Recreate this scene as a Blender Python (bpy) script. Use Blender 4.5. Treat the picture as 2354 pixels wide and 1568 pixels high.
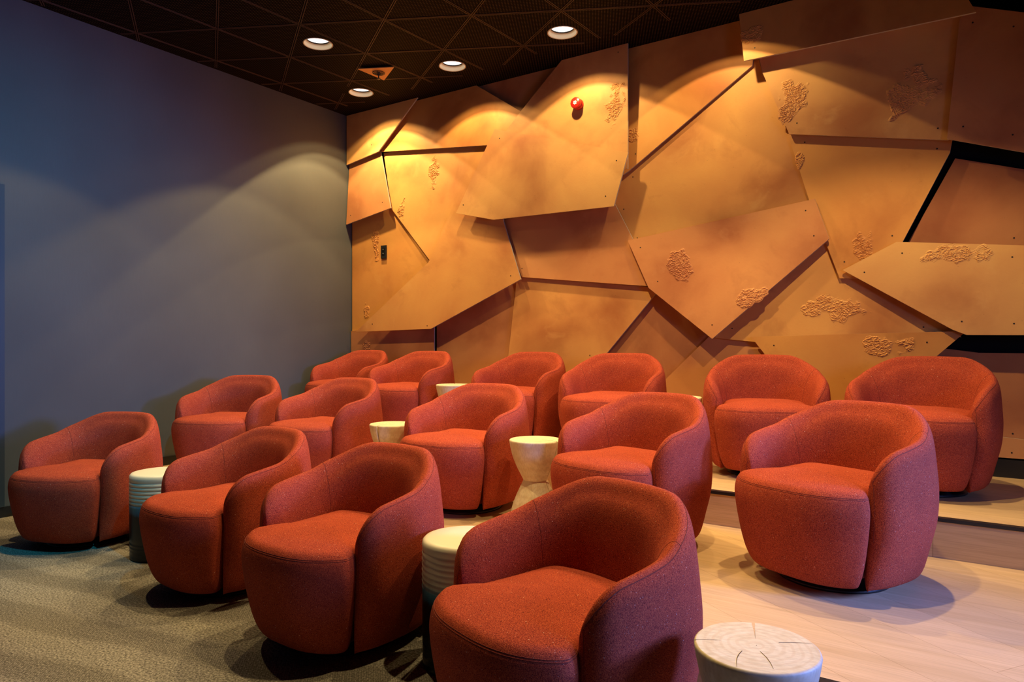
import bpy, bmesh, math, random
from mathutils import Vector, Matrix, noise as mnoise

# ------------------------------------------------------------------ camera, light, exposure
scene = bpy.context.scene
for o in list(bpy.data.objects): bpy.data.objects.remove(o)
EYE, CEIL = 1.15, 3.42
F, CX, CY = 1600.0, 1177.0, 784.0
cam_data = bpy.data.cameras.new('camera'); cam = bpy.data.objects.new('camera', cam_data)
scene.collection.objects.link(cam); scene.camera = cam
cam.location = (0, 0, EYE); cam.rotation_euler = (math.pi/2, 0, 0)
cam_data.sensor_width = 36.0; cam_data.lens = F/2354.0*36.0
cam_data.clip_start = .05
scene.view_settings.view_transform = 'Standard'; scene.view_settings.look = 'None'
scene.view_settings.gamma = 1.0; scene.view_settings.use_curve_mapping = False
scene.view_settings.exposure = -0.06

# room frame: corner of the left wall and the panelled wall, U along the panelled wall, N into the room
CORNER = Vector((-1.674, 7.01, 0)); U = Vector((.8312, -.5560, 0)); N = Vector((-.5560, -.8312, 0))
CORNER = CORNER - N*.12                      # real wall stands behind the front of the panels
ROT = math.atan2(U.y, U.x)
def at(u, n, z=0): return CORNER + U*u + N*n + Vector((0, 0, z))
P1, P2 = .178, .356                          # heights of the two tiers
E1, E2 = 2.88, 1.36                          # distance of their edges from the panelled wall

w = bpy.data.worlds.new('world'); scene.world = w; w.use_nodes = True
w.node_tree.nodes['Background'].inputs[0].default_value = (.25, .5, .9, 1)
w.node_tree.nodes['Background'].inputs[1].default_value = .002

WARM = (1.0, .70, .29)
def spot(x, y, watt, half=53, blend=.10, tilt=None, colour=WARM, radius=.03, z=CEIL-.004):
    d = bpy.data.lights.new('spot_light', 'SPOT'); d.energy = watt; d.color = colour
    d.spot_size = math.radians(2*half); d.spot_blend = blend; d.shadow_soft_size = radius
    o = bpy.data.objects.new('spot_light', d); scene.collection.objects.link(o); o.location = (x, y, z)
    aim = Vector((0, 0, -1))
    if tilt: aim = (aim + Vector(tilt)).normalized()
    o.rotation_euler = aim.to_track_quat('-Z', 'Y').to_euler(); return o
WALLROW = [(-1.38, 6.36), (-.492, 5.747), (.371, 5.123), (1.235, 4.52)]
TILT = tuple(-N*.11)
for i,(x, y) in enumerate(WALLROW):
    k = (1.2, .95, .95, 1.2)[i]
    spot(x, y, 48*k, 53, .025, TILT, radius=.02)          # crisp wide rim of the beam
    spot(x, y, 24*k, 36, 1.0, TILT)          # hot centre
    spot(x, y, 15*k, 60, .06, TILT)          # faint spill
SECOND = (-1.482, 5.318)
spot(-1.38, 6.36, 85, 48, .05); spot(*SECOND, 105, 50, .15); spot(*SECOND, 120, 44, 1); spot(*SECOND, 8, 60, .3)
spot(-2.33, 3.84, 90, 49, .15); spot(-2.33, 3.84, 60, 40, 1)
for x, y, e, c in ((.25, 4.15, 262, 48), (1.65, 3.3, 290, 51), (-.75, 3.3, 200, 44), (.62, 2.42, 255, 46)):
    spot(x, y, e, c, .4)
spot(3.7, 1.2, 620, 31, .7, (-5.5, 2.1, .05), (.22, .38, 1.3), .3, 1.5)   # added cold fill spot on the near chairs, its source is invented
glow = bpy.data.lights.new('cool_fill_light', 'AREA'); glow.shape = 'RECTANGLE'; glow.size = 1.0; glow.size_y = .8  # soft cool fill added from the right, no screen stands here
glow.energy = 20; glow.color = (.30, .44, 1.2); glow.spread = math.radians(110)
g_ = bpy.data.objects.new('cool_fill_light', glow); scene.collection.objects.link(g_); g_.location = (2.9, .2, 1.7)
g_.rotation_euler = (Vector((.3, 3.0, .6))-g_.location).to_track_quat('-Z', 'Y').to_euler()
spot(-.3, 2.0, 520, 34, 1.0, (-2.9, 2.6, 1-2.35), (.02, .56, .78), .05)   # blue fill added to tint the grey wall, not a lamp of the room

# ------------------------------------------------------------------ helpers
COL = scene.collection
def tag(o, label=None, cat=None, group=None, kind=None):
    if label: o['label'] = label
    if cat: o['category'] = cat
    if group: o['group'] = group
    if kind: o['kind'] = kind
    return o
def mesh_obj(name, verts, faces, mat, parent=None, smooth=False):
    me = bpy.data.meshes.new(name); me.from_pydata([tuple(v) for v in verts], [], faces); me.update()
    bm = bmesh.new(); bm.from_mesh(me); bmesh.ops.recalc_face_normals(bm, faces=bm.faces); bm.to_mesh(me); bm.free()
    if smooth:
        for p in me.polygons: p.use_smooth = True
    me.materials.append(mat)
    o = bpy.data.objects.new(name, me); COL.objects.link(o)
    if parent: o.parent = parent
    return o
def empty(name, loc=(0, 0, 0), rz=0):
    o = bpy.data.objects.new(name, None); COL.objects.link(o); o.location = loc; o.rotation_euler = (0, 0, rz)
    o.empty_display_size = .1; return o
class MB:
    def __init__(s): s.v = []; s.f = []
    def add(s, v, f):
        b = len(s.v); s.v += [tuple(p) for p in v]; s.f += [tuple(b+i for i in q) for q in f]; return s
    def box(s, c, sx, sy, sz, rz=0):
        R = Matrix.Rotation(rz, 3, 'Z'); c = Vector(c)
        v = [c + R @ Vector((a*sx/2, b*sy/2, d*sz/2)) for a in (-1, 1) for b in (-1, 1) for d in (-1, 1)]
        return s.add(v, [(0,1,3,2),(4,6,7,5),(0,4,5,1),(2,3,7,6),(0,2,6,4),(1,5,7,3)])
    def lathe(s, prof, n=64, c=(0, 0, 0)):
        v = []; f = []
        for r, z in prof:
            for i in range(n):
                a = 2*math.pi*i/n; v.append((c[0]+r*math.cos(a), c[1]+r*math.sin(a), c[2]+z))
        for k in range(len(prof)-1):
            for i in range(n):
                j = (i+1) % n; f.append((k*n+i, k*n+j, (k+1)*n+j, (k+1)*n+i))
        if prof[0][0] > 1e-4: f.append(tuple(range(n-1, -1, -1)))
        if prof[-1][0] > 1e-4: f.append(tuple((len(prof)-1)*n+i for i in range(n)))
        return s.add(v, f)
    def tube(s, pts, r, n=5, closed=False):
        pts = [Vector(p) for p in pts]; m = len(pts); v = []; f = []
        for i, p in enumerate(pts):
            a = pts[(i-1) % m] if (closed or i) else p; b = pts[(i+1) % m] if (closed or i < m-1) else p
            t = (b-a).normalized(); s1 = t.orthogonal().normalized() if abs(t.z) > .98 else t.cross(Vector((0, 0, 1))).normalized()
            s2 = t.cross(s1)
            for k in range(n):
                an = 2*math.pi*k/n; v.append(p + s1*math.cos(an)*r + s2*math.sin(an)*r)
        for i in range(m if closed else m-1):
            j = (i+1) % m
            for k in range(n): l = (k+1) % n; f.append((i*n+k, i*n+l, j*n+l, j*n+k))
        if not closed: f.append(tuple(range(n-1, -1, -1))); f.append(tuple((m-1)*n+k for k in range(n)))
        return s.add(v, f)
    def loft(s, rings, cap=True):
        n = len(rings[0]); v = [p for r in rings for p in r]; f = []
        for k in range(len(rings)-1):
            for i in range(n):
                j = (i+1) % n; f.append((k*n+i, k*n+j, (k+1)*n+j, (k+1)*n+i))
        if cap: f.append(tuple(range(n-1, -1, -1))); f.append(tuple((len(rings)-1)*n+i for i in range(n)))
        return s.add(v, f)
    def build(s, name, mat, parent=None, smooth=False): return mesh_obj(name, s.v, s.f, mat, parent, smooth)

# ------------------------------------------------------------------ materials
def new_mat(name):
    m = bpy.data.materials.new(name); m.use_nodes = True; nt = m.node_tree
    return m, nt, nt.nodes['Principled BSDF']
def node(nt, typ, **kw):
    n = nt.nodes.new(typ)
    for k, v in kw.items():
        if k == 'op': n.operation = v
        elif hasattr(n, k): setattr(n, k, v)
        else: n.inputs[k.replace('_', ' ')].default_value = v
    return n
def ramp(nt, src, stops):
    r = nt.nodes.new('ShaderNodeValToRGB'); e = r.color_ramp.elements
    while len(e) < len(stops): e.new(.5)
    for el, (p, c) in zip(e, stops): el.position = p; el.color = (*c, 1) if len(c) == 3 else c
    nt.links.new(src, r.inputs[0]); return r.outputs[0]
def mix(nt, fac, a, b, mode='MIX'):
    n = nt.nodes.new('ShaderNodeMix'); n.data_type = 'RGBA'; n.blend_type = mode
    for s, val in ((n.inputs[0], fac), (n.inputs[6], a), (n.inputs[7], b)):
        if hasattr(val, 'is_linked') or hasattr(val, 'links'): nt.links.new(val, s)
        else: s.default_value = (*val, 1) if isinstance(val, tuple) else val
    return n.outputs[2]
def coords(nt, scale=(1, 1, 1), rot=(0, 0, 0), which='Object'):
    t = nt.nodes.new('ShaderNodeTexCoord'); m = nt.nodes.new('ShaderNodeMapping')
    m.inputs['Scale'].default_value = scale; m.inputs['Rotation'].default_value = rot
    nt.links.new(t.outputs[which], m.inputs[0]); return m.outputs[0]
def tex(nt, typ, vec, out, **kw):
    n = node(nt, typ, **kw); nt.links.new(vec, n.inputs['Vector']); return n.outputs[out]
def bump(nt, bsdf, h, strength=.3, dist=.002):
    b = nt.nodes.new('ShaderNodeBump'); b.inputs['Strength'].default_value = strength; b.inputs['Distance'].default_value = dist
    nt.links.new(h, b.inputs['Height']); nt.links.new(b.outputs[0], bsdf.inputs['Normal'])
def plain(name, c, rough=.5, metal=0, **kw):
    m, nt, b = new_mat(name); b.inputs['Base Color'].default_value = (*c, 1); b.inputs['Roughness'].default_value = rough
    b.inputs['Metallic'].default_value = metal; return m

def fabric(name, dark, mid, light, fleck):
    m, nt, b = new_mat(name); v = coords(nt)
    n1 = tex(nt, 'ShaderNodeTexNoise', v, 0, Scale=430, Detail=2, Roughness=.6)
    base = ramp(nt, n1, [(.30, dark), (.5, mid), (.72, light)])
    vo = tex(nt, 'ShaderNodeTexNoise', v, 0, Scale=210, Detail=1.5, Roughness=.5)
    fl = ramp(nt, vo, [(.71, (0, 0, 0)), (.79, (1, 1, 1))])
    col = mix(nt, fl, base, fleck)
    big = tex(nt, 'ShaderNodeTexNoise', v, 0, Scale=7, Detail=2)
    col = mix(nt, ramp(nt, big, [(.3, (.0, .0, .0)), (.8, (.25, .25, .25))]), col, dark)
    nt.links.new(col, b.inputs['Base Color']); b.inputs['Roughness'].default_value = .92
    b.inputs['Sheen Weight'].default_value = .0; b.inputs['Sheen Roughness'].default_value = .45
    b.inputs['Sheen Tint'].default_value = (.95, .55, .6, 1); b.inputs['Specular IOR Level'].default_value = .06
    wv = tex(nt, 'ShaderNodeTexNoise', v, 0, Scale=430, Detail=2)
    bump(nt, b, wv, .55, .0016); return m
FABRIC = fabric('rust_tweed', (.09, .011, .013), (.38, .062, .036), (.64, .14, .055), (.85, .55, .42))
SEAM = plain('seam_thread', (.16, .02, .013), .95)
BLACK = plain('black_metal', (.012, .013, .016), .35)
MATT_BLACK = plain('matt_black', (.006, .006, .007), .8)
CREAM = plain('cream_reflector', (.62, .55, .40), .5)

def panel_mat(name, base, seed):
    m, nt, b = new_mat(name); t = coords(nt, which='Object')
    o = nt.nodes.new('ShaderNodeVectorMath'); o.operation = 'ADD'; o.inputs[1].default_value = (seed*3.7, seed*1.3, seed*2.1)
    nt.links.new(t, o.inputs[0]); v = o.outputs[0]
    c1 = tex(nt, 'ShaderNodeTexNoise', v, 0, Scale=1.5, Detail=5, Roughness=.5, Distortion=.3)
    lo = tuple(x*k for x, k in zip(base, (.66, .50, .52))); hi = tuple(min(1, x*k) for x, k in zip(base, (1.16, 1.30, 1.25)))
    col = ramp(nt, c1, [(.28, lo), (.48, base), (.72, hi)])
    c2 = tex(nt, 'ShaderNodeTexNoise', v, 0, Scale=4, Detail=6, Roughness=.6, Distortion=.5)
    col = mix(nt, ramp(nt, c2, [(.60, (0, 0, 0)), (.78, (.5, .5, .5))]), col, tuple(min(1, x*k) for x, k in zip(base, (1.15, 1.35, 1.5))))
    c3 = tex(nt, 'ShaderNodeTexNoise', v, 0, Scale=3.1, Detail=5, Roughness=.6, Distortion=.4)
    col = mix(nt, ramp(nt, c3, [(.58, (0, 0, 0)), (.75, (.42, .42, .42))]), col, tuple(x*k for x, k in zip(base, (.55, .42, .45))))
    sp = tex(nt, 'ShaderNodeTexVoronoi', v, 'Distance', Scale=16)
    col = mix(nt, ramp(nt, sp, [(.0, (.8, .8, .8)), (.045, (0, 0, 0))]), col, (.10, .05, .03))
    nt.links.new(col, b.inputs['Base Color']); b.inputs['Roughness'].default_value = .55
    b.inputs['Specular IOR Level'].default_value = .3
    h = tex(nt, 'ShaderNodeTexNoise', v, 0, Scale=60, Detail=6, Roughness=.6); bump(nt, b, h, .12, .004); return m
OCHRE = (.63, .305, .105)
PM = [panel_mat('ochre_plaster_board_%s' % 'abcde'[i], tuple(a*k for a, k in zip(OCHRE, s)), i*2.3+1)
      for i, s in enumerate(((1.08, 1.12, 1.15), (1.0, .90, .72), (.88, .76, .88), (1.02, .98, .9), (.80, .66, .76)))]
# ------------------------------------------------------------------ armchair and table profiles
def sgnpow(v,p): return math.copysign(abs(v)**p, v)
def catmull(pts, n, closed=False):
    out=[]; m=len(pts); segs=m if closed else m-1
    for i in range(segs):
        def g(k):
            return pts[k%m] if closed else pts[min(max(k,0),m-1)]
        p0,p1,p2,p3=g(i-1),g(i),g(i+1),g(i+2)
        for j in range(n):
            t=j/n; t2=t*t; t3=t2*t
            out.append(tuple(.5*((2*b)+(c-a)*t+(2*a-5*b+4*c-d)*t2+(3*b-a-3*c+d)*t3) for a,b,c,d in zip(p0,p1,p2,p3)))
    if not closed: out.append(tuple(pts[-1]))
    return out
CH=dict(a=.40,bf=.40,bb=.39,H=.70,seat=.425,arm=.535,end=-30.0,p=2.5,t=.13,dp=.2)
def smooth(x): x=min(max(x,0),1); return x*x*(3-2*x)
def plan(phi,C=CH):
    c,s=math.cos(phi),math.sin(phi)
    b=C['bb'] if s>0 else C['bf']
    p=C['p'] if s<0 else C['p']-C['dp']*min(s*3,1)
    return (C['a']*sgnpow(c,2/p), b*sgnpow(s,2/p))
def shell_stations(C=CH,n=72):
    # arc length resampled outline from right arm tip round the back to left arm tip
    e=math.radians(C['end']); N=600
    P=[plan(e+(math.pi-2*e)*i/N,C) for i in range(N+1)]
    L=[0]
    for i in range(N): L.append(L[-1]+math.dist(P[i],P[i+1]))
    tot=L[-1]; out=[]
    # denser near ends
    ss=[]
    k=10
    for i in range(k): ss.append(.13*(1-math.cos(math.pi/2*i/k)))
    for i in range(n+1): ss.append(.13+(tot-.26)*i/n)
    for i in range(k-1,-1,-1): ss.append(tot-.13*(1-math.cos(math.pi/2*i/k)))
    j=0
    for s in ss:
        while j<N-1 and L[j+1]<s: j+=1
        f=(s-L[j])/(L[j+1]-L[j]); f=min(max(f,0),1)
        x=P[j][0]+(P[j+1][0]-P[j][0])*f; y=P[j][1]+(P[j+1][1]-P[j][1])*f
        j0=max(j-8,0); j1=min(j+9,N)
        tx,ty=P[j1][0]-P[j0][0],P[j1][1]-P[j0][1]; l=math.hypot(tx,ty)
        out.append((s,tot,x,y,ty/l,-tx/l))   # outward normal
    return out
def height(s,tot,C=CH):
    d=min(s,tot-s); half=tot/2; u=d/half
    # arms slope gently then sweep up into the back
    k=min(max((u-.34)/.66,0),1)
    h=C['arm']+.062*min(u/.45,1)+(C['H']-C['arm']-.062)*(.78*smooth((u-.34)/.46)+.22*math.sin(k*math.pi/2))
    r=.125
    if d<r: h-= r*(1-math.sqrt(max(0,1-((r-d)/r)**2)))
    return h
def section(h,w,C=CH,n=5,u=0):
    """closed loop (inset, z); w = end-rounding 0..1 (1 full); u 0 arm .. 1 back"""
    t=C['t']+.02*u
    zm=lambda f: .36+(h-.36)*f
    d=h-.29; q=min(1,d/.22)
    pts=[(.13,.052),(.085,.046),(.055,.07),(.028,.17),(.006,.27),(0,.29+.25*d),(.003+.005*u,.29+.52*d),(.009+.012*u,.29+.80*d),(.020+.016*u,h-.020*q),(.038+.020*u,h-.001),(.060+.022*u,h-.009*q),(.084+.020*u,h-.040*q),(t+.016*u,h-.105*q),(t+.014+.03*u,.25+(h-.105*q-.25)*.5),(t+.02+.03*u,.25),(.145,.12)]
    pts=catmull(pts,n,True)
    uc=.07
    return [(uc+(a-uc)*w, z) for a,z in pts]
def shell_rings(C=CH,n=72):
    rings=[]
    for (s,tot,x,y,nx,ny) in shell_stations(C,n):
        d=min(s,tot-s); r=.085
        w=1 if d>=r else math.sqrt(max(.0,1-((r-d)/r)**2))
        w=max(w,.12)
        u=smooth((d/(tot/2)-.25)/.45)
        h=height(s,tot,C)
        rings.append([(x-nx*a,y-ny*a,z) for a,z in section(h,w,C,5,u)])
    return rings
def block_r(theta,C=CH):
    """radius of seat block plan about (0,cy)"""
    cy=-.07
    dx,dy=math.cos(theta),math.sin(theta)
    # superellipse intersection by bisection
    a=C['a']-.012; bf=C['bf']+.012; p=C['p']
    lo,hi=0,1
    for _ in range(40):
        m=(lo+hi)/2; x=dx*m; y=cy+dy*m
        b=bf if y<0 else C['bb']-.13
        if abs(x/a)**p+abs(y/b)**p<1: lo=m
        else: hi=m
    r=lo
    yb=plan(math.radians(C['end']),C)[1]   # seam position y
    # inner box limit behind seam
    xi=C['a']-C['t']-.005
    x,y=dx*r,cy+dy*r
    if y>yb-.07:
        # blend between full width and inner width
        lo,hi=0,r
        for _ in range(30):
            m=(lo+hi)/2; yy=cy+dy*m
            k=smooth((yy-(yb-.06))/.10)
            lim=a+(xi-a)*k
            if abs(dx*m)<lim: lo=m
            else: hi=m
        r=lo
    return r,cy
def block_rings(C=CH,nt=120):
    s=C['seat']
    prof=catmull([(.16,.047),(.10,.047),(.066,.062),(.036,.13),(.012,.24),(.0,.33),(.004,s-.05),(.014,s-.026),(.032,s-.008),(.06,s),(.10,s+.008)],4)
    rings=[]
    th=[2*math.pi*i/nt for i in range(nt)]
    R=[block_r(t,C) for t in th]
    # smooth radii
    for _ in range(2):
        R=[((R[i-1][0]+2*R[i][0]+R[(i+1)%nt][0])/4,R[i][1]) for i in range(nt)]
    for ins,z in prof:
        rings.append([((r-ins)*math.cos(t),cy+(r-ins)*math.sin(t),z) for t,(r,cy) in zip(th,R)])
    for f in (.8,.6,.4,.2,.02):
        rings.append([((r-.10)*f*math.cos(t),cy+(r-.10)*f*math.sin(t),s+.008+.016*(1-f*f)) for t,(r,cy) in zip(th,R)])
    return rings
def wood_mat(name, c0, c1, c2, scale=(1.2, 14, 14), rot=0, rough=.42, planks=None, which='Object'):
    m, nt, b = new_mat(name); v = coords(nt, scale, (0, 0, rot), which)
    n1 = tex(nt, 'ShaderNodeTexNoise', v, 0, Scale=2.2, Detail=6, Roughness=.6, Distortion=.9)
    col = ramp(nt, n1, [(.3, c0), (.5, c1), (.7, c2)])
    v2 = coords(nt, (scale[0]*3, scale[1]*9, scale[2]*9), (0, 0, rot), which)
    n2 = tex(nt, 'ShaderNodeTexNoise', v2, 0, Scale=3, Detail=3)
    col = mix(nt, ramp(nt, n2, [(.35, (.35, .35, .35)), (.55, (0, 0, 0))]), col, tuple(x*.72 for x in c0))
    if planks:
        vp = coords(nt, (1, 1, 1), (0, 0, rot), which)
        br = node(nt, 'ShaderNodeTexBrick', Scale=1.0, Mortar_Size=.0012, Mortar_Smooth=.1, Brick_Width=planks[0], Row_Height=planks[1])
        br.inputs['Color1'].default_value = (.93, .93, .93, 1); br.inputs['Color2'].default_value = (1.05, 1.05, 1.05, 1); br.inputs['Mortar'].default_value = (.72, .68, .62, 1)
        nt.links.new(vp, br.inputs['Vector']); col = mix(nt, 1.0, col, br.outputs['Color'], 'MULTIPLY')
    nt.links.new(col, b.inputs['Base Color']); b.inputs['Roughness'].default_value = rough
    bump(nt, b, n2, .08, .001); return m
OAK = wood_mat('oak_boards', (.52, .35, .19), (.59, .405, .235), (.64, .45, .27), (.5, 7, 7), -ROT, .42, (2.6, .22))
PALE = wood_mat('pale_solid_oak', (.66, .55, .38), (.76, .67, .50), (.82, .75, .60), (6, 6, 2.2), .3, .5)

def add_rings(m):
    nt = m.node_tree; b = nt.nodes['Principled BSDF']; src = b.inputs['Base Color'].links[0].from_socket
    wv = node(nt, 'ShaderNodeTexWave', Scale=16, Distortion=3.5, Detail=2.0, Detail_Scale=1.2); wv.wave_type = 'RINGS'; wv.rings_direction = 'Z'
    nt.links.new(coords(nt), wv.inputs['Vector'])
    f = ramp(nt, wv.outputs['Fac'], [(.1, (.30, .30, .30)), (.5, (0, 0, 0))])
    nt.links.new(mix(nt, f, src, (.60, .44, .27)), b.inputs['Base Color'])
add_rings(PALE)

m, nt, b = new_mat('grey_wall_covering'); v = coords(nt)
n1 = tex(nt, 'ShaderNodeTexNoise', v, 0, Scale=1.3, Detail=3, Roughness=.5)
vv = coords(nt, (60, 60, 2.5)); n2 = tex(nt, 'ShaderNodeTexNoise', vv, 0, Scale=6, Detail=2)
col = ramp(nt, n1, [(.3, (.074, .078, .080)), (.7, (.096, .101, .102))])
col = mix(nt, ramp(nt, n2, [(.35, (.18, .18, .18)), (.65, (0, 0, 0))]), col, (.07, .066, .068))
nt.links.new(col, b.inputs['Base Color']); b.inputs['Roughness'].default_value = .6; bump(nt, b, n2, .1, .001)
GREY = m

m, nt, b = new_mat('woven_carpet'); v = coords(nt)
n1 = tex(nt, 'ShaderNodeTexNoise', v, 0, Scale=120, Detail=3, Roughness=.75)
col = ramp(nt, n1, [(.34, (.065, .060, .055)), (.5, (.26, .245, .225)), (.66, (.50, .47, .43))])
vr = coords(nt, (1, 1, 1), (0, 0, -math.radians(14)))
wv = node(nt, 'ShaderNodeTexWave', Scale=.95, Distortion=3.2, Detail=2.0, Detail_Scale=.8); wv.bands_direction = 'Y'
nt.links.new(vr, wv.inputs['Vector'])
tw = node(nt, 'ShaderNodeTexWave', Scale=55, Distortion=4, Detail=1.0, Detail_Scale=2.0); tw.bands_direction = 'DIAGONAL'
nt.links.new(v, tw.inputs['Vector'])
band = ramp(nt, wv.outputs['Fac'], [(.25, (.62, .62, .62)), (.60, (0, 0, 0))])
thr = mix(nt, 1.0, ramp(nt, tw.outputs['Fac'], [(.3, (1, 1, 1)), (.7, (.35, .35, .35))]), band, 'MULTIPLY')
col = mix(nt, thr, col, (.09, .08, .068))
nt.links.new(col, b.inputs['Base Color']); b.inputs['Roughness'].default_value = .95; b.inputs['Specular IOR Level'].default_value = .1
bump(nt, b, n1, .7, .004); CARPET = m

m, nt, b = new_mat('perforated_ceiling_tile'); v = coords(nt, (1, 1, 1), (0, 0, math.radians(6.6)))
vo = tex(nt, 'ShaderNodeTexVoronoi', v, 'Distance', Scale=48, Randomness=0.0)
col = ramp(nt, vo, [(.24, (.05, .032, .018)), (.36, (.001, .0008, .0006))])
nt.links.new(col, b.inputs['Base Color']); b.inputs['Roughness'].default_value = .7; b.inputs['Specular IOR Level'].default_value = .06; TILE = m
MATT_BLACK.node_tree.nodes['Principled BSDF'].inputs['Specular IOR Level'].default_value = .1
BAR = plain('ceiling_grid_bar', (.07, .036, .016), .5)
SOFFIT = plain('black_soffit', (.006, .006, .006), .8)

# ------------------------------------------------------------------ room shell
LU, LN = 9.0, 8.2
def flat(name, pts, mat, kind='structure', label=None):
    o = mesh_obj(name, pts, [tuple(range(len(pts)))], mat); o['kind'] = kind
    if label: o['label'] = label
    return o
def slab(name, u0, u1, n0, n1, z0, z1, mat, label=None):
    o = MB().box((0, 0, 0), u1-u0, n1-n0, z1-z0).build(name, mat)
    o.location = at((u0+u1)/2, (n0+n1)/2, (z0+z1)/2); o.rotation_euler = (0, 0, ROT); o['kind'] = 'structure'
    if label: o['label'] = label
    return o
slab('floor', 0, LU, 0, LN, -.1, 0, CARPET)
slab('floor.001', 0, LU, 0, E1, 0.0, P1, OAK)
slab('floor.002', 0, LU, 0, E2, P1, P2, OAK)
slab('trim_1', 0, LU, E1-.03, E1+.006, P1-.014, P1+.002, BLACK)
slab('trim_2', 0, LU, E2-.03, E2+.006, P2-.014, P2+.002, BLACK)
slab('wall_left', -.12, 0, -.12, LN, 0, CEIL, GREY)
slab('wall_back', 0, LU, -.12, 0, 0, CEIL, MATT_BLACK)
slab('wall_right', LU, LU+.12, -.12, LN, 0, CEIL, MATT_BLACK)
slab('wall_front', -.12, LU+.12, LN, LN+.12, 0, CEIL, MATT_BLACK)
# baseboards: the left one steps up with the tiers
BH = .068
slab('baseboard_left', 0, .016, E1+.006, LN, 0, BH, BLACK)
slab('baseboard_left.001', 0, .016, E2+.006, E1-.03, P1+.002, P1+BH, BLACK)
slab('baseboard_left.002', 0, .016, .02, E2-.03, P2+.002, P2+BH, BLACK)
slab('baseboard_back', .02, LU, 0, .06, P2, P2+.105, BLACK)
# doorway in the left wall, just at the edge of the picture
for nm, a in (('door_1', (.0, .008, 3.14, 3.95, 0.07, 2.13)),):
    slab(nm, *a, plain('blue_grey_door', (.035, .06, .085), .5))
slab('trim_3', 0, .022, 3.085, 3.14, .07, 2.17, plain('dark_door_frame', (.03, .045, .06), .45))

# ceiling with round holes for the downlights
def ceiling():
    lights = WALLROW[:3] + [SECOND]
    bm = bmesh.new(); outer = [bm.verts.new(at(u, n, CEIL)) for u, n in ((-.12, -.12), (LU+.12, -.12), (LU+.12, LN+.12), (-.12, LN+.12))]
    edges = [bm.edges.new((outer[i], outer[(i+1) % 4])) for i in range(4)]
    for x, y in lights:
        ring = [bm.verts.new((x+.104*math.cos(2*math.pi*i/48), y+.104*math.sin(2*math.pi*i/48), CEIL)) for i in range(48)]
        edges += [bm.edges.new((ring[i], ring[(i+1) % 48])) for i in range(48)]
    bmesh.ops.triangle_fill(bm, edges=edges, use_beauty=True)
    bm.normal_update()
    me = bpy.data.meshes.new('ceiling'); bm.to_mesh(me); bm.free(); me.materials.append(TILE)
    o = bpy.data.objects.new('ceiling', me); COL.objects.link(o); o['kind'] = 'structure'
ceiling()
# roof slab above, keeps the room closed
slab('ceiling.001', -.12, LU+.12, -.12, LN+.12, CEIL+.2, CEIL+.3, MATT_BLACK)

# triangular ceiling grid bars
TS = .624; A = Vector((.9937, -.1117, 0)); B = Vector((-.402, .9155, 0)).normalized()
B = Matrix.Rotation(math.radians(120), 3, 'Z') @ A
O0 = Vector((-.9027, 4.916, 0))
hh = TS*math.sqrt(3)/2
def inside(p):
    r = p - CORNER; u, n = r.dot(U), r.dot(N)
    return .02 < u < LU-.02 and .30 < n < LN-.02
bars = MB()
holes = WALLROW[:3] + [SECOND]
for ang in (0, 60, 120):
    D = Matrix.Rotation(math.radians(ang), 3, 'Z') @ A; Q = Vector((-D.y, D.x, 0))
    for k in range(-16, 17):
        base = O0 + Q*(k*hh)
        run = None
        steps = 360
        for s in range(-steps, steps+1):
            p = base + D*(s*.04)
            ok = inside(p) and all((p - Vector((hx, hy, 0))).length > .16 for hx, hy in holes)
            if ok and run is None: run = p.copy()
            if (not ok or s == steps) and run is not None:
                q = base + D*((s-1)*.04); L = (q-run).length
                if L > .05:
                    for off in (-.007, .007):
                        c = (run+q)/2 + Q*off; bars.box((c.x, c.y, CEIL-.002), L, .0042, .004, math.atan2(D.y, D.x))
                run = None
o = bars.build('trim_4', BAR); o['kind'] = 'structure'

# ------------------------------------------------------------------ downlights
LAMP, nt, b = new_mat('glowing_lamp_lens')
b.inputs['Base Color'].default_value = (1, .9, .7, 1); b.inputs['Emission Color'].default_value = (1, .93, .80, 1); b.inputs['Emission Strength'].default_value = 3.0
def open_lathe(mb_prof, name, mat, parent, n=64):
    m = MB(); v = []; f = []
    for rr, z in mb_prof:
        for i in range(n): a = 2*math.pi*i/n; v.append((rr*math.cos(a), rr*math.sin(a), z))
    for k in range(len(mb_prof)-1):
        for i in range(n): j = (i+1) % n; f.append((k*n+i, k*n+j, (k+1)*n+j, (k+1)*n+i))
    return mesh_obj(name, v, f, mat, parent, True)
def downlight():
    r = empty('downlight')
    open_lathe([(.103, .003), (.104, -.002), (.108, -.004), (.112, -.002), (.112, .003)], 'trim_ring', CREAM, r)
    open_lathe([(.1035, -.001), (.099, .020), (.095, .031), (.087, .033)], 'reflector', CREAM, r)
    open_lathe([(.088, .0325), (.083, .035), (.083, .041)], 'baffle', BLACK, r)
    open_lathe([(.0005, .050), (.05, .049), (.084, .042)], 'lens', LAMP, r)
    return r
def copy_tree(o, parent=None):
    c = o.copy(); COL.objects.link(c)
    if parent: c.parent = parent
    for ch in list(o.children): copy_tree(ch, c)
    return c
DL = downlight()
DLAB = ['round recessed downlight nearest the corner, above the left end of the ochre panel wall',
        'round recessed downlight in the ceiling just right of the triangular sprinkler plate',
        'round recessed downlight nearest the red alarm, in the black ceiling',
        'round recessed downlight farther right along the panel wall, above the frame edge',
        'round recessed downlight left of the triangular sprinkler plate, closest to the grey wall']
for i, (x, y) in enumerate(WALLROW[:3] + [SECOND]):
    d = DL if i == 0 else copy_tree(DL)
    d.location = (x, y, CEIL); tag(d, DLAB[i] if i < 3 else DLAB[4], 'ceiling light', 'recessed downlights in the dark ceiling')

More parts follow.
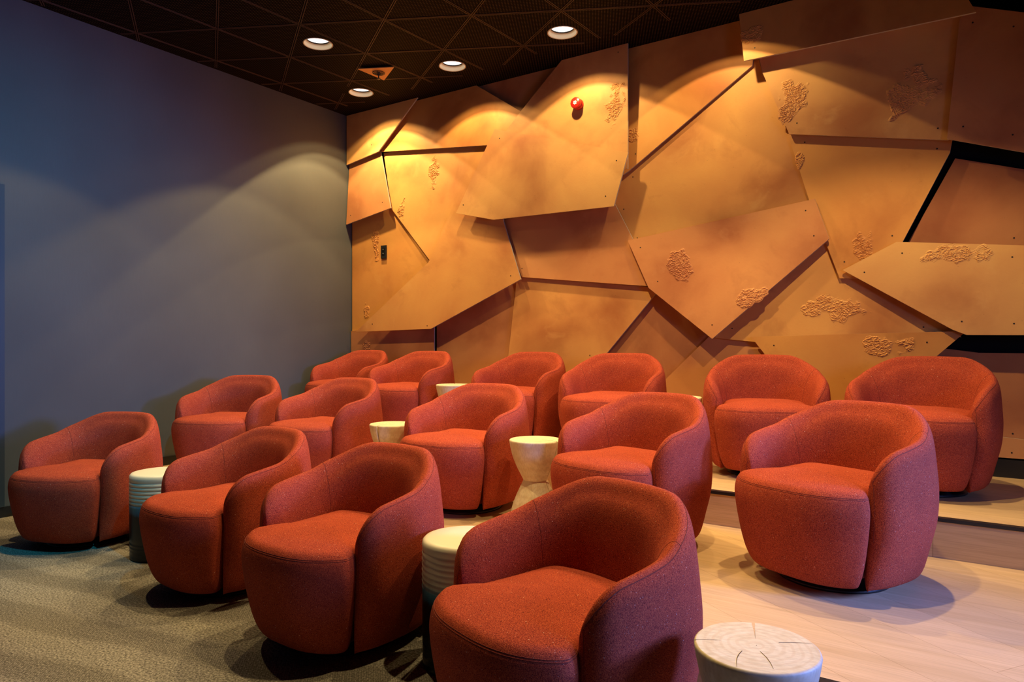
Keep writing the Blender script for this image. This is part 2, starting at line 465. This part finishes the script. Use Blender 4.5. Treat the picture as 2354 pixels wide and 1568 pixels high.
def px(x, y, z=None, depth=None):
    """point seen at photo pixel x, y on the horizontal plane z"""
    if z is not None: depth = F*(EYE-z)/(y-CY)
    return Vector(((x-CX)*depth/F, depth, EYE-(y-CY)*depth/F))

# sprinkler plate
pts = [px(822, 153, CEIL), px(906, 148.5, CEIL), px(883, 179, CEIL)]
cen = sum(pts, Vector())/3
sp = empty('sprinkler_plate', (cen.x, cen.y, CEIL-.016))
tag(sp, 'triangular ochre ceiling plate with a black ringed sprinkler head', 'sprinkler')
vv = [(p-cen).xy for p in pts]
v3 = [(a.x, a.y, 0) for a in vv] + [(a.x, a.y, -.006) for a in vv]
mesh_obj('plate', v3, [(0, 1, 2), (3, 5, 4), (0, 3, 4, 1), (1, 4, 5, 2), (2, 5, 3, 0)], plain('orange_plate', (.70, .36, .12), .6), sp)
ring = MB()
for rr in (.022, .036, .050):
    ring.tube([(rr*math.cos(a*math.pi/16), rr*math.sin(a*math.pi/16), -.012-.2*(.05-rr)) for a in range(32)], .0028, 6, True)
for a in range(2):
    c, s_ = math.cos(a*math.pi/2), math.sin(a*math.pi/2)
    ring.tube([(-.05*c, -.05*s_, -.012), (0, 0, -.020), (.05*c, .05*s_, -.012)], .003, 6)
ring.build('diffuser_ring', BLACK, sp, True)
MB().lathe([(.012, -.006), (.012, -.03), (.005, -.034), (.005, -.055), (.016, -.057), (.016, -.06)], 20).build('sprinkler_head', BLACK, sp, True)
# ------------------------------------------------------------------ wall panels
CAMP = Vector((0, 0, EYE))
WALLN0 = CORNER.dot(N)
def ray(x, y): return Vector(((x-CX)/F, 1, -(y-CY)/F))
def hit(x, y, plane):
    """plane: n.P = c"""
    n, c = plane; d = ray(x, y); t = (c - n.dot(CAMP))/n.dot(d); return CAMP + d*t
def clip(poly, axis, lim, keep_less):
    out = []
    for i, p in enumerate(poly):
        q = poly[(i+1) % len(poly)]
        ip = (p[axis] <= lim) == keep_less or p[axis] == lim; iq = (q[axis] <= lim) == keep_less or q[axis] == lim
        if ip: out.append(p)
        if ip != iq: t = (lim-p[axis])/(q[axis]-p[axis]); out.append(p + (q-p)*t)
    return out
TH = .013
def panel(pts, dt, db, label, mat=0, dr=0.0, screws=(), reliefs=(), zlow=P2+.115, ref=None):
    nom = (N, WALLN0 + (dt+db)/2)
    h = [hit(x, y, nom) for x, y in pts]
    zt, zb = max(p.z for p in h), min(p.z for p in h)
    zt = min(zt, CEIL); zb = max(zb, zlow)
    um = sum((p-CORNER).dot(U) for p in h)/len(h)
    # offset d(u,z) = a + k z + dr u  ->  plane (N - kZ - dr U).P = ...
    k = (dt-db)/(zt-zb); a = dt - k*zt
    n = N - Vector((0, 0, k)) - U*dr
    c = WALLN0 + a - dr*(um + CORNER.dot(U))
    plane = (n, c); nn = n.normalized()
    P = [hit(x, y, plane) for x, y in pts]
    P = clip(P, 2, CEIL-.004, True); P = clip(P, 2, zlow, False)
    # cut where the board meets the left wall
    Q = []
    for i, p in enumerate(P):
        q = P[(i+1) % len(P)]; a_, b_ = (p-CORNER).dot(U)-.012, (q-CORNER).dot(U)-.012
        if a_ >= 0: Q.append(p)
        if (a_ >= 0) != (b_ >= 0): Q.append(p + (q-p)*(a_/(a_-b_)))
    P = Q
    m = len(P)
    back = [p - nn*TH for p in P]
    lo = min((p-CORNER).dot(N) for p in back)
    if lo < .001: print('PANEL into wall', label, round(lo, 3))
    # keep off the left wall
    f = [tuple(range(m)), tuple(range(2*m-1, m-1, -1))] + [(i, m+i, m+(i+1) % m, (i+1) % m) for i in range(m)]
    o = mesh_obj('cladding_panel', P + back, f, PM[mat])
    o.data.materials.append(EDGE)
    for p_ in o.data.polygons:
        if abs(p_.normal.dot(nn)) < .5: p_.material_index = 1
    tag(o, label, 'wall panel', 'angular ochre boards cladding the wall behind the armchairs')
    ux = nn.cross(Vector((0, 0, 1))).normalized(); ux = ux if ux.x > 0 else -ux; uz = nn.cross(ux).normalized(); uz = uz if uz.z > 0 else -uz
    for x, y in screws:
        q = hit(x, y, plane); r = .0048; n_ = 10
        v = [q + nn*.0012 + (ux*math.cos(6.2832*i/n_)+uz*math.sin(6.2832*i/n_))*r for i in range(n_)] + [q + (ux*math.cos(6.2832*i/n_)+uz*math.sin(6.2832*i/n_))*r for i in range(n_)]
        mesh_obj('screw', v, [tuple(range(n_)), tuple(range(2*n_-1, n_-1, -1))] + [(i, n_+i, n_+(i+1) % n_, (i+1) % n_) for i in range(n_)], SCREW, o)
    for x, y, rx, ry, seed in reliefs:
        q = hit(x, y, plane); dep = q.y; s = dep/F
        sx = rx*s*1.18; sy = ry*s; step = .0032
        nx_, ny_ = int(sx*1.15/step), int(sy*1.15/step)
        V = {}; verts = []; faces = []
        def hgt(i, j):
            a_, b_ = i*step, j*step
            rad = math.hypot(a_/sx, b_/sy)
            e = mnoise.noise(Vector((a_*9+seed, b_*9, seed)))*.75 + mnoise.noise(Vector((a_*28, b_*28+seed, 5)))*.35
            mk = .82 + e - rad
            if mk <= 0: return -1
            mk = min(mk*5, 1)
            wv_ = mnoise.noise(Vector((a_*30+seed*3, b_*30, seed)))*1.6
            r1 = max(1-abs(mnoise.noise(Vector((a_*48+wv_, b_*95+wv_, seed*2))))*4.5, 0)
            r2 = max(1-abs(mnoise.noise(Vector((a_*80+wv_, b_*120-wv_, seed*2+9))))*5, 0)
            return mk*(.0012+.0042*r1+.0022*r2)
        H = {(i, j): hgt(i, j) for i in range(-nx_, nx_+1) for j in range(-ny_, ny_+1)}
        for (i, j), hv in H.items():
            nb = [H.get((i+1, j), -1), H.get((i-1, j), -1), H.get((i, j+1), -1), H.get((i, j-1), -1)]
            if hv < 0 and max(nb) < 0: continue
            V[(i, j)] = len(verts); verts.append(q + ux*(i*step) + uz*(j*step) + nn*(hv if hv > 0 else -.0015))
        for (i, j) in V:
            if all(kk in V for kk in ((i+1, j), (i, j+1), (i+1, j+1))): faces.append((V[(i, j)], V[(i+1, j)], V[(i+1, j+1)], V[(i, j+1)]))
        if faces: mesh_obj('plaster_relief', verts, faces, PM[mat], o, False)
    return o, plane, nn, ux, uz
EDGE = plain('raw_board_edge', (.46, .40, .33), .7)
SCREW = plain('dark_screw_head', (.02, .012, .01), .5)
PL = {}
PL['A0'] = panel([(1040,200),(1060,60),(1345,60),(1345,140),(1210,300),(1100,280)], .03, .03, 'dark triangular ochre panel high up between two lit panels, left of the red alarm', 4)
PL['A1'] = panel([(791,382),(870,348),(1010,155),(1010,100),(791,100)], .12, .12, 'small ochre panel at the top left corner, touching grey wall and ceiling', 0, screws=[(854,333)])
PL['A2'] = panel([(876,349),(1190,329),(1197,256),(1050,170),(940,140),(890,240)], .062, .092, 'wide ochre panel under the ceiling with two light scallops, second from the corner', 1)
PL['A3'] = panel([(1140,332),(1197,256),(1330,90),(1345,60),(1443,60),(1443,388),(1420,388),(1150,400)], .125, .122, 'tall ochre panel carrying the red alarm sounder', 0, screws=[(1421,120)], reliefs=[(1412,245,30,46,1)])
PL['B1'] = panel([(794,517),(898,478),(875,350),(868,340),(794,372)], .075, .125, 'small ochre panel beside the grey wall, lit below the corner downlight, over the black socket', 2, screws=[(806,495),(879,465)])
PL['C1'] = panel([(808,470),(900,440),(1010,600),(900,740),(860,775),(808,775)], .045, .045, 'ochre panel with the small black socket plate, next to the grey wall', 1, reliefs=[(864,560,11,42,2),(843,715,10,22,3)])
PL['B2'] = panel([(882,352),(900,480),(989,600),(1090,480),(1170,335),(1150,320)], .048, .082, 'tapering ochre panel with a downward point, left of the big central folded-out panel', 3, screws=[], reliefs=[(993,397,17,34,4),(924,485,11,28,5)])
PL['B3'] = panel([(1137,297),(1444,350),(1411,474),(1134,505),(1048,490)], .148, .17, 'bright ochre panel below the red alarm, jutting out over the panels beneath', 0, screws=[(1148,318),(1417,369),(1392,451),(1065,471)])
PL['D1'] = panel([(1043,470),(985,603),(818,763),(990,756),(1197,642),(1157,508),(1160,470)], .10, .135, 'long slanting ochre panel sweeping down to the left, above the two far armchairs', 3, screws=[(1174,634),(982,749),(856,745)])
PL['D2'] = panel([(1130,480),(1200,637),(1492,658),(1455,550),(1412,466),(1400,430),(1140,440)], .05, .09, 'ochre panel in the deep shadow band under the bright jutting panel', 2, screws=[(1200,617)])
PL['E1'] = panel([(804,762),(998,735),(998,1000),(804,1000)], .06, .06, 'low ochre panel in the corner behind the farthest armchair, left of a black gap', 4, reliefs=[(838,802,14,18,6)])
PL['E2'] = panel([(1004,700),(1200,600),(1215,640),(1180,1050),(1004,1050)], .03, .03, 'low ochre panel right of the narrow black gap, under the slanting panel', 2)
PL['E3'] = panel([(1198,633),(1520,662),(1501,683),(1290,940),(1240,1080),(1140,1080),(1187,650)], .055, .085, 'ochre panel behind the third and fourth back row armchairs, with a diagonal right edge', 3, screws=[(1356,817)])
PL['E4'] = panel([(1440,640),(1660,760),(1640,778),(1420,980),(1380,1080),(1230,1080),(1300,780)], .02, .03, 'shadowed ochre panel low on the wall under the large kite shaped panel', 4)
PL['E5'] = panel([(1639,765),(1790,765),(1860,880),(1860,1150),(1370,1150),(1400,1000)], .05, .065, 'ochre panel behind the gap between the fourth and fifth back row armchairs', 2)
PL['B4'] = panel([(1432,60),(1432,402),(1443,395),(1730,150),(1740,60),(1690,-100)], .03, .065, 'ochre panel with a long diagonal lower edge, right of the alarm panel', 1, screws=[(1461,354)], reliefs=[(1458,305,16,22,7)])
PL['C3'] = panel([(1405,440),(1400,395),(1735,100),(1752,165),(1815,310),(1866,470),(1700,580),(1455,580),(1412,468)], .018, .055, 'largest ochre panel in the middle, cloudy and bright, under the diagonal gap', 3, screws=[(1455,407),(1434,481),(1465,547),(1858,447)])
PL['A5'] = panel([(1697,14),(1690,-200),(2160,-260),(2227,0),(2244,27.5),(1710,140)], .13, .17, 'dark ochre panel jutting out at the very top, lit at its left end', 1, screws=[(1735,110)], reliefs=[(1735,85,26,30,8)])
PL['B6'] = panel([(1735,90),(2210,-20),(2230,60),(2180,322),(1814,308),(1752,165)], .07, .10, 'ochre panel with two plaster patches, right of the top of the diagonal gap', 0, screws=[(1832,283),(2156,295)], reliefs=[(1822,228,30,56,9),(2088,213,50,52,10)])
PL['A6'] = panel([(2206,45),(2233,14),(2900,93),(2900,445),(2177,319)], .12, .155, 'dim ochre panel at the upper right edge, casting a thick shadow below', 2, screws=[(2236,52),(2330,61),(2214,291),(2328,310)])
PL['C4'] = panel([(1805,290),(2195,290),(2184,350),(2075,556),(2050,640),(1930,640),(1860,460)], .055, .09, 'ochre panel below the long straight gap on the right, with a slanting right edge', 1, screws=[(1850,327),(2154,342),(2051,542),(1941,602)], reliefs=[(1982,570,25,40,11),(1840,375,9,26,12)])
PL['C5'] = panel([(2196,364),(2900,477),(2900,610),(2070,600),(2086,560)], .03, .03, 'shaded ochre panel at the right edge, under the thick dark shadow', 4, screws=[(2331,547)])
PL['D3'] = panel([(1443,553),(1873,457),(1906,549),(1637,779),(1491,662)], .095, .165, 'large kite shaped ochre panel pointing down, with two small plaster patches', 2, screws=[(1852,484),(1871,542),(1472,569),(1512,647),(1637,747)], reliefs=[(1562,610,28,46,13),(1728,683,30,22,14)])
PL['D5'] = panel([(1645,777),(1735,786),(2210,775),(2190,757),(1931,619),(1900,520),(1840,520),(1640,740)], .06, .075, 'triangular ochre panel with a wide plaster patch, under the kite shaped panel', 3, screws=[(2123,752),(1683,755)], reliefs=[(1920,715,64,34,15)])
PL['D6'] = panel([(2061,556),(2900,579),(2900,772),(2222,770),(2190,758),(1937,621)], .105, .15, 'long ochre panel at the right edge with a plaster patch along its top', 0, screws=[(2074,582),(2327,591),(1987,626),(2211,739),(2331,744)], reliefs=[(2208,588,66,26,16)])
PL['E6'] = panel([(1726,774),(2222,761),(1985,960),(1960,1160),(1900,1160),(1850,930)], .115, .10, 'ochre panel tapering downwards behind the two right back row armchairs', 1, screws=[(2131,787),(1779,794)], reliefs=[(2030,795,46,24,17)])
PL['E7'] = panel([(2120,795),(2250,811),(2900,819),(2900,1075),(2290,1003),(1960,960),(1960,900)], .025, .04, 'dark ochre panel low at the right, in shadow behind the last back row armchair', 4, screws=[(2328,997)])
PL['E8'] = panel([(1900,1000),(1940,930),(2290,1003),(2900,1077),(2900,1300),(1900,1200)], .055, .06, 'lowest ochre panel at the right edge, just above the black baseboard', 2, screws=[(2326,1041)])

# red alarm sounder
o_, plane, nn, ux, uz = PL['A3']
q = hit(1331, 241, plane)
al = empty('alarm_sounder', q); al.rotation_euler = nn.to_track_quat('Z', 'Y').to_euler()
tag(al, 'small round red fire alarm sounder with a white emblem, on the ochre panel', 'fire alarm')
RED = plain('red_plastic', (.62, .022, .012), .3); WHITE = plain('white_print', (.85, .85, .82), .5); BLUEP = plain('blue_print', (.2, .35, .6), .5)
MB().lathe([(.042, .0005), (.043, .012), (.041, .030), (.036, .032)], 48).build('base', RED, al, True)
MB().lathe([(.036, .031), (.036, .036), (.042, .038), (.043, .062), (.040, .066), (.0001, .067)], 48).build('cap', RED, al, True)
v = []; k = 12
for i in range(k):
    r = .0185 if i % 2 == 0 else .012; a = math.pi*2*i/k+.3; v.append((r*math.cos(a), r*math.sin(a), .0682))
emb = mesh_obj('emblem', v + [(x, y, .0665) for x, y, z in v], [tuple(range(k)), tuple(range(2*k-1, k-1, -1))] + [(i, k+i, k+(i+1) % k, (i+1) % k) for i in range(k)], WHITE, al)
MB().lathe([(.0055, .0668), (.0055, .0688), (.0001, .0689)], 16).build('emblem_dot', BLUEP, emb, True)

# black socket plate
o_, plane, nn, ux, uz = PL['C1']
q = hit(884, 579.5, plane)
so = empty('socket_plate', q); so.rotation_euler = Matrix((ux, nn.cross(ux) if (nn.cross(ux)).z > 0 else -nn.cross(ux), nn)).transposed().to_euler()
tag(so, 'small black upright socket plate on the ochre panel near the grey wall', 'socket')
def bevel_box(name, sx, sy, z0, z1, bev, mat, parent, loc=(0, 0)):
    bm = bmesh.new(); bmesh.ops.create_cube(bm, size=1)
    for vv_ in bm.verts: vv_.co = Vector((vv_.co.x*sx+loc[0], vv_.co.y*sy+loc[1], z0 if vv_.co.z < 0 else z1))
    bmesh.ops.bevel(bm, geom=bm.edges[:]+bm.verts[:], offset=bev, segments=2, affect='EDGES', profile=.6)
    me = bpy.data.meshes.new(name); bm.to_mesh(me); bm.free(); me.materials.append(mat)
    o = bpy.data.objects.new(name, me); COL.objects.link(o); o.parent = parent; return o
bevel_box('plate', .070, .128, .003, .018, .003, BLACK, so)
GREYP = plain('grey_print', (.30, .31, .33), .5)
for yy in (.022, -.018):
    s = bevel_box('socket_outlet', .038, .034, .0175, .0205, .001, MATT_BLACK, so, (0, yy))
    mk = MB().box((-.006, yy+.004, .0208), .010, .003, .0012, .5).box((.007, yy+.002, .0208), .003, .009, .0012, 0)
    mk.build('contact', GREYP, s)

# ------------------------------------------------------------------ armchairs
def make_chair():
    r = empty('armchair')
    S = shell_rings(C0, 72); MB().loft(S).build('backrest', FABRIC, r, True)
    Bk = block_rings(C0, 120); MB().loft(Bk).build('seat', FABRIC, r, True)
    # stitched seam round the seat front
    sm = MB(); n = len(Bk[0])
    front = [i for i in range(n) if Bk[27][i][1] < -.175 and True]
    start = next(i for i in range(n) if i in front and (i-1) % n not in front)
    run = [(start+k) % n for k in range(len(front))]
    for ring_i, off in ((27, .0002), (28, .0002)):
        pts = []
        for i in run:
            p = Vector(Bk[ring_i][i]); d = Vector((p.x, p.y+.07, 0)).normalized(); pts.append(p + d*off + Vector((0, 0, off*.6)))
        sm.tube(pts, .0008, 5)
    sm.build('seat_seam', SEAM, r, True)
    # welt along the outer top edge of the shell, and the joints where the arms meet the back
    ws = MB(); ns = len(S)
    idx = 42
    pts = []
    for k in range(2, ns-2):
        p = Vector(S[k][idx]); pts.append(p + Vector((0, 0, .0002)))
    lo = [Vector(S[2][j]) for j in range(18, idx, 2)]; hi_ = [Vector(S[ns-3][j]) for j in range(idx-1, 17, -2)]
    ws.tube(lo+pts+hi_, .0010, 5)
    for k in (ns//2-24, ns//2+24):
        ws.tube([Vector(S[k][j]) for j in range(idx, 68)], .0008, 5)
    ws.build('shell_seam', SEAM, r, True)
    MB().lathe([(.215, .0), (.215, .012), (.19, .016), (.19, .056), (.001, .058)], 64).build('swivel_base', BLACK, r, True)
    return r
C0 = dict(a=.3625, bf=.360, bb=.360, H=.708, seat=.425, arm=.545, end=-31.4, p=2.525, t=.105, dp=.1)
CHAIR = make_chair()
CHAIRS = [
 ((-2.472, 4.075, 0), -14.7, 'rust armchair at the far left of the front row, on carpet beside the grey wall', 0),
 ((-1.348, 3.334, 0), -38.0, 'rust armchair on the carpet, second from the left, beside the farther ceramic table', 0),
 ((-0.653, 2.753, 0), -36.3, 'rust armchair on the carpet, third from the left in the front row, fully in view', 0),
 ((0.153, 2.006, 0), -53.0, 'nearest rust armchair, cut off by the bottom edge, between ceramic and stump tables', 0),
 ((-2.089, 5.144, P1), -13.4, 'rust armchair on the middle tier closest to the grey wall', 1),
 ((-1.278, 4.792, P1), -33.1, 'rust armchair on the middle tier, left of the wooden table with a dark split', 1),
 ((-0.275, 4.108, P1), -32.3, 'middle tier rust armchair left of the fully seen hourglass wooden table', 1),
 ((0.575, 3.372, P1), -47.6, 'middle tier rust armchair right of the hourglass wooden table, behind the nearest chair', 1),
 ((1.328, 2.886, P1), -56.9, 'middle tier rust armchair at the right, standing free on the bare oak floor', 1),
 ((-1.509, 6.428, P2), -32.7, 'rust armchair in the far corner of the back row, against the grey wall', 2),
 ((-0.865, 5.875, P2), -33.9, 'back row rust armchair overlapping the corner one, second from the grey wall', 2),
 ((0.047, 5.348, P2), -33.7, 'back row rust armchair third from the grey wall, right of a small wooden table', 2),
 ((0.696, 4.822, P2), -26, 'back row rust armchair fourth from the grey wall, behind the hourglass table', 2),
 ((1.526, 4.202, P2), -17, 'back row rust armchair facing the camera almost squarely, second from the right', 2),
 ((2.194, 3.741, P2), -41.9, 'rust armchair at the right end of the back row, partly in deep shade', 2)]
GR = ('front row armchairs on the carpet', 'armchairs on the middle oak tier', 'back row armchairs along the panel wall')
for i, (loc, rz, lab, g) in enumerate(CHAIRS):
    c = CHAIR if i == 0 else copy_tree(CHAIR)
    c.location = loc; c.rotation_euler = (0, 0, math.radians(rz)); tag(c, lab, 'armchair', GR[g])

# ------------------------------------------------------------------ side tables
m, nt, b = new_mat('dipped_ceramic_glaze')
t_ = nt.nodes.new('ShaderNodeTexCoord'); sx_ = nt.nodes.new('ShaderNodeSeparateXYZ'); nt.links.new(t_.outputs['Object'], sx_.inputs[0])
nz = tex(nt, 'ShaderNodeTexNoise', coords(nt, (1, 1, .35)), 0, Scale=22, Detail=5, Roughness=.7)
ma = nt.nodes.new('ShaderNodeMath'); ma.operation = 'MULTIPLY_ADD'; ma.inputs[1].default_value = .045; nt.links.new(nz, ma.inputs[0]); nt.links.new(sx_.outputs['Z'], ma.inputs[2])
col = ramp(nt, ma.outputs[0], [(.255, (.004, .005, .007)), (.270, (.015, .09, .18)), (.300, (.05, .22, .38)), (.325, (.55, .56, .50)), (.36, (.80, .77, .68))])
nt.links.new(col, b.inputs['Base Color']); b.inputs['Roughness'].default_value = .32; b.inputs['Specular IOR Level'].default_value = .3
GLAZE = m
def ceramic():
    prof = [(.150, 0), (.154, .004), (.155, .02)]
    z = .03
    while z < .09: prof += [(.1555, z), (.1535, z+.006), (.1555, z+.012)]; z += .018
    prof += [(.156, .12), (.156, .26)]
    z = .275
    while z < .405: prof += [(.1565, z), (.1578, z+.006), (.1565, z+.013), (.1528, z+.0165)]; z += .0195
    prof += [(.156, z+.002), (.1575, .428), (.155, .440), (.148, .4475), (.135, .4500), (.08, .4505), (.001, .4505)]
    return MB().lathe(prof, 96).build('ceramic_side_table', GLAZE, None, True)
t1 = ceramic(); t1.location = (-1.885, 3.75, 0); tag(t1, 'ceramic side table, cream above black, right of the far left armchair', 'side table', 'ribbed ceramic drum tables on the carpet')
t2 = t1.copy(); COL.objects.link(t2); t2.location = (-.165, 2.50, 0); tag(t2, 'ceramic drum side table with cream top and blue drip, left of the nearest armchair', 'side table', 'ribbed ceramic drum tables on the carpet')

CRACK = plain('dark_crack', (.10, .055, .03), .8)
def stump(cracks=True):
    r = empty('wooden_side_table')
    Hh = .45; R = .14
    side = catmull([(.128, 0), (.134, .02), (.130, .07), (.112, .13), (.088, .185), (.066, .232), (.0655, .238), (.078, .262), (.104, .315), (.123, .365), (.134, .41), (.1385, .437)], 5)
    prof = side + [(.1395, .443), (.138, .4475), (.1345, .450)]
    prof += [(.1345*k, .4502) for k in (.9, .8, .7, .6, .5, .4, .3, .2, .1, .01)]
    angs = []; NA = 90
    na = math.pi/2; wd = .030
    base = [2*math.pi*i/NA for i in range(NA)]
    def dd(a): return abs((a-na+math.pi) % (2*math.pi) - math.pi)
    angs = sorted([a for a in base if dd(a) > wd*1.7] + [na+s*wd*k for s in (-1, 1) for k in (1.0, .93, .7, .45, .22)] + [na])
    n = len(angs); v = []; f = []
    for rr, z in prof:
        for a in angs:
            q = dd(a)
            lim = 1e9
            if q < wd*.96: lim = .034 + .095*(q/wd)**1.3
            r_ = min(rr, lim) if z > .24 else min(rr, max(lim, rr-.012))
            v.append((r_*math.cos(a), r_*math.sin(a), z))
    for k in range(len(prof)-1):
        for i in range(n):
            j = (i+1) % n; f.append((k*n+i, k*n+j, (k+1)*n+j, (k+1)*n+i))
    f.append(tuple(range(n-1, -1, -1)))
    body = mesh_obj('body', v, f, PALE, r, False)
    # smooth everything except the sharp split
    for p in body.data.polygons:
        c_ = p.center; a = math.atan2(c_.y, c_.x); p.use_smooth = dd(a) > wd*1.8 and abs(p.normal.z) < .96
    return r
def crack(parent, pts, wid=.0009):
    mb = MB(); V = [Vector((x, y, .4506)) for x, y in pts]; v = []
    for i, p in enumerate(V):
        t = (V[min(i+1, len(V)-1)]-V[max(i-1, 0)]).normalized(); s = Vector((-t.y, t.x, 0))*wid*(1-.8*abs(i/(len(V)-1)-.2))
        v += [p+s, p-s]
    v2 = [q - Vector((0, 0, .0012)) for q in v]; m_ = len(v)
    f = [(2*i, 2*i+1, 2*i+3, 2*i+2) for i in range(len(V)-1)] + [(m_+2*i, m_+2*i+2, m_+2*i+3, m_+2*i+1) for i in range(len(V)-1)]
    mb.add(v + v2, f); return mb.build('crack', CRACK, parent)
W = stump()
g = 'hourglass side tables turned from solid pale wood'
W3 = W; W3.location = (.562, 1.60, 0); W3.rotation_euler = (0, 0, math.radians(-16))
tag(W3, 'nearest pale wooden stump table with a cracked top, at the bottom edge of the picture', 'side table', g)
W1 = copy_tree(W); W1.location = (.125, 3.70, P1); W1.rotation_euler = (0, 0, math.radians(-128))
tag(W1, 'hourglass wooden table on the middle tier, its narrow waist in view between two armchairs', 'side table', g)
W2 = copy_tree(W); W2.location = (-.76, 4.40, P1); W2.rotation_euler = (0, 0, math.radians(150))
tag(W2, 'middle tier wooden table showing only its upper bowl with a dark split at left', 'side table', g)
W4 = copy_tree(W); W4.location = (-.462, 5.51, P2); W4.rotation_euler = (0, 0, 0)
tag(W4, 'farthest wooden table, a pale rim peeking out beside a back row armchair under the panels', 'side table', g)
W5 = copy_tree(W); W5.location = (1.03, 4.30, P2); W5.rotation_euler = (0, 0, 1)
tag(W5, 'wooden table almost hidden, a sliver of pale top between two back row armchairs', 'side table', g)
R_ = Matrix.Rotation(math.radians(16), 2)
def loc2(x, y):
    p = px(x, y, .4505) - W3.location; q = R_ @ Vector((p.x, p.y)); return (q.x, q.y)
for pts in ([(1593,1470),(1612,1470.5),(1640,1471),(1657,1472)], [(1790,1477),(1815,1477),(1845,1478),(1868,1479)],
            [(1706,1496),(1698,1505),(1694,1514),(1693,1522),(1694,1533)], [(1748,1498),(1762,1511),(1772,1525),(1778,1538)]):
    crack(W3, [loc2(*p) for p in pts], .0010)
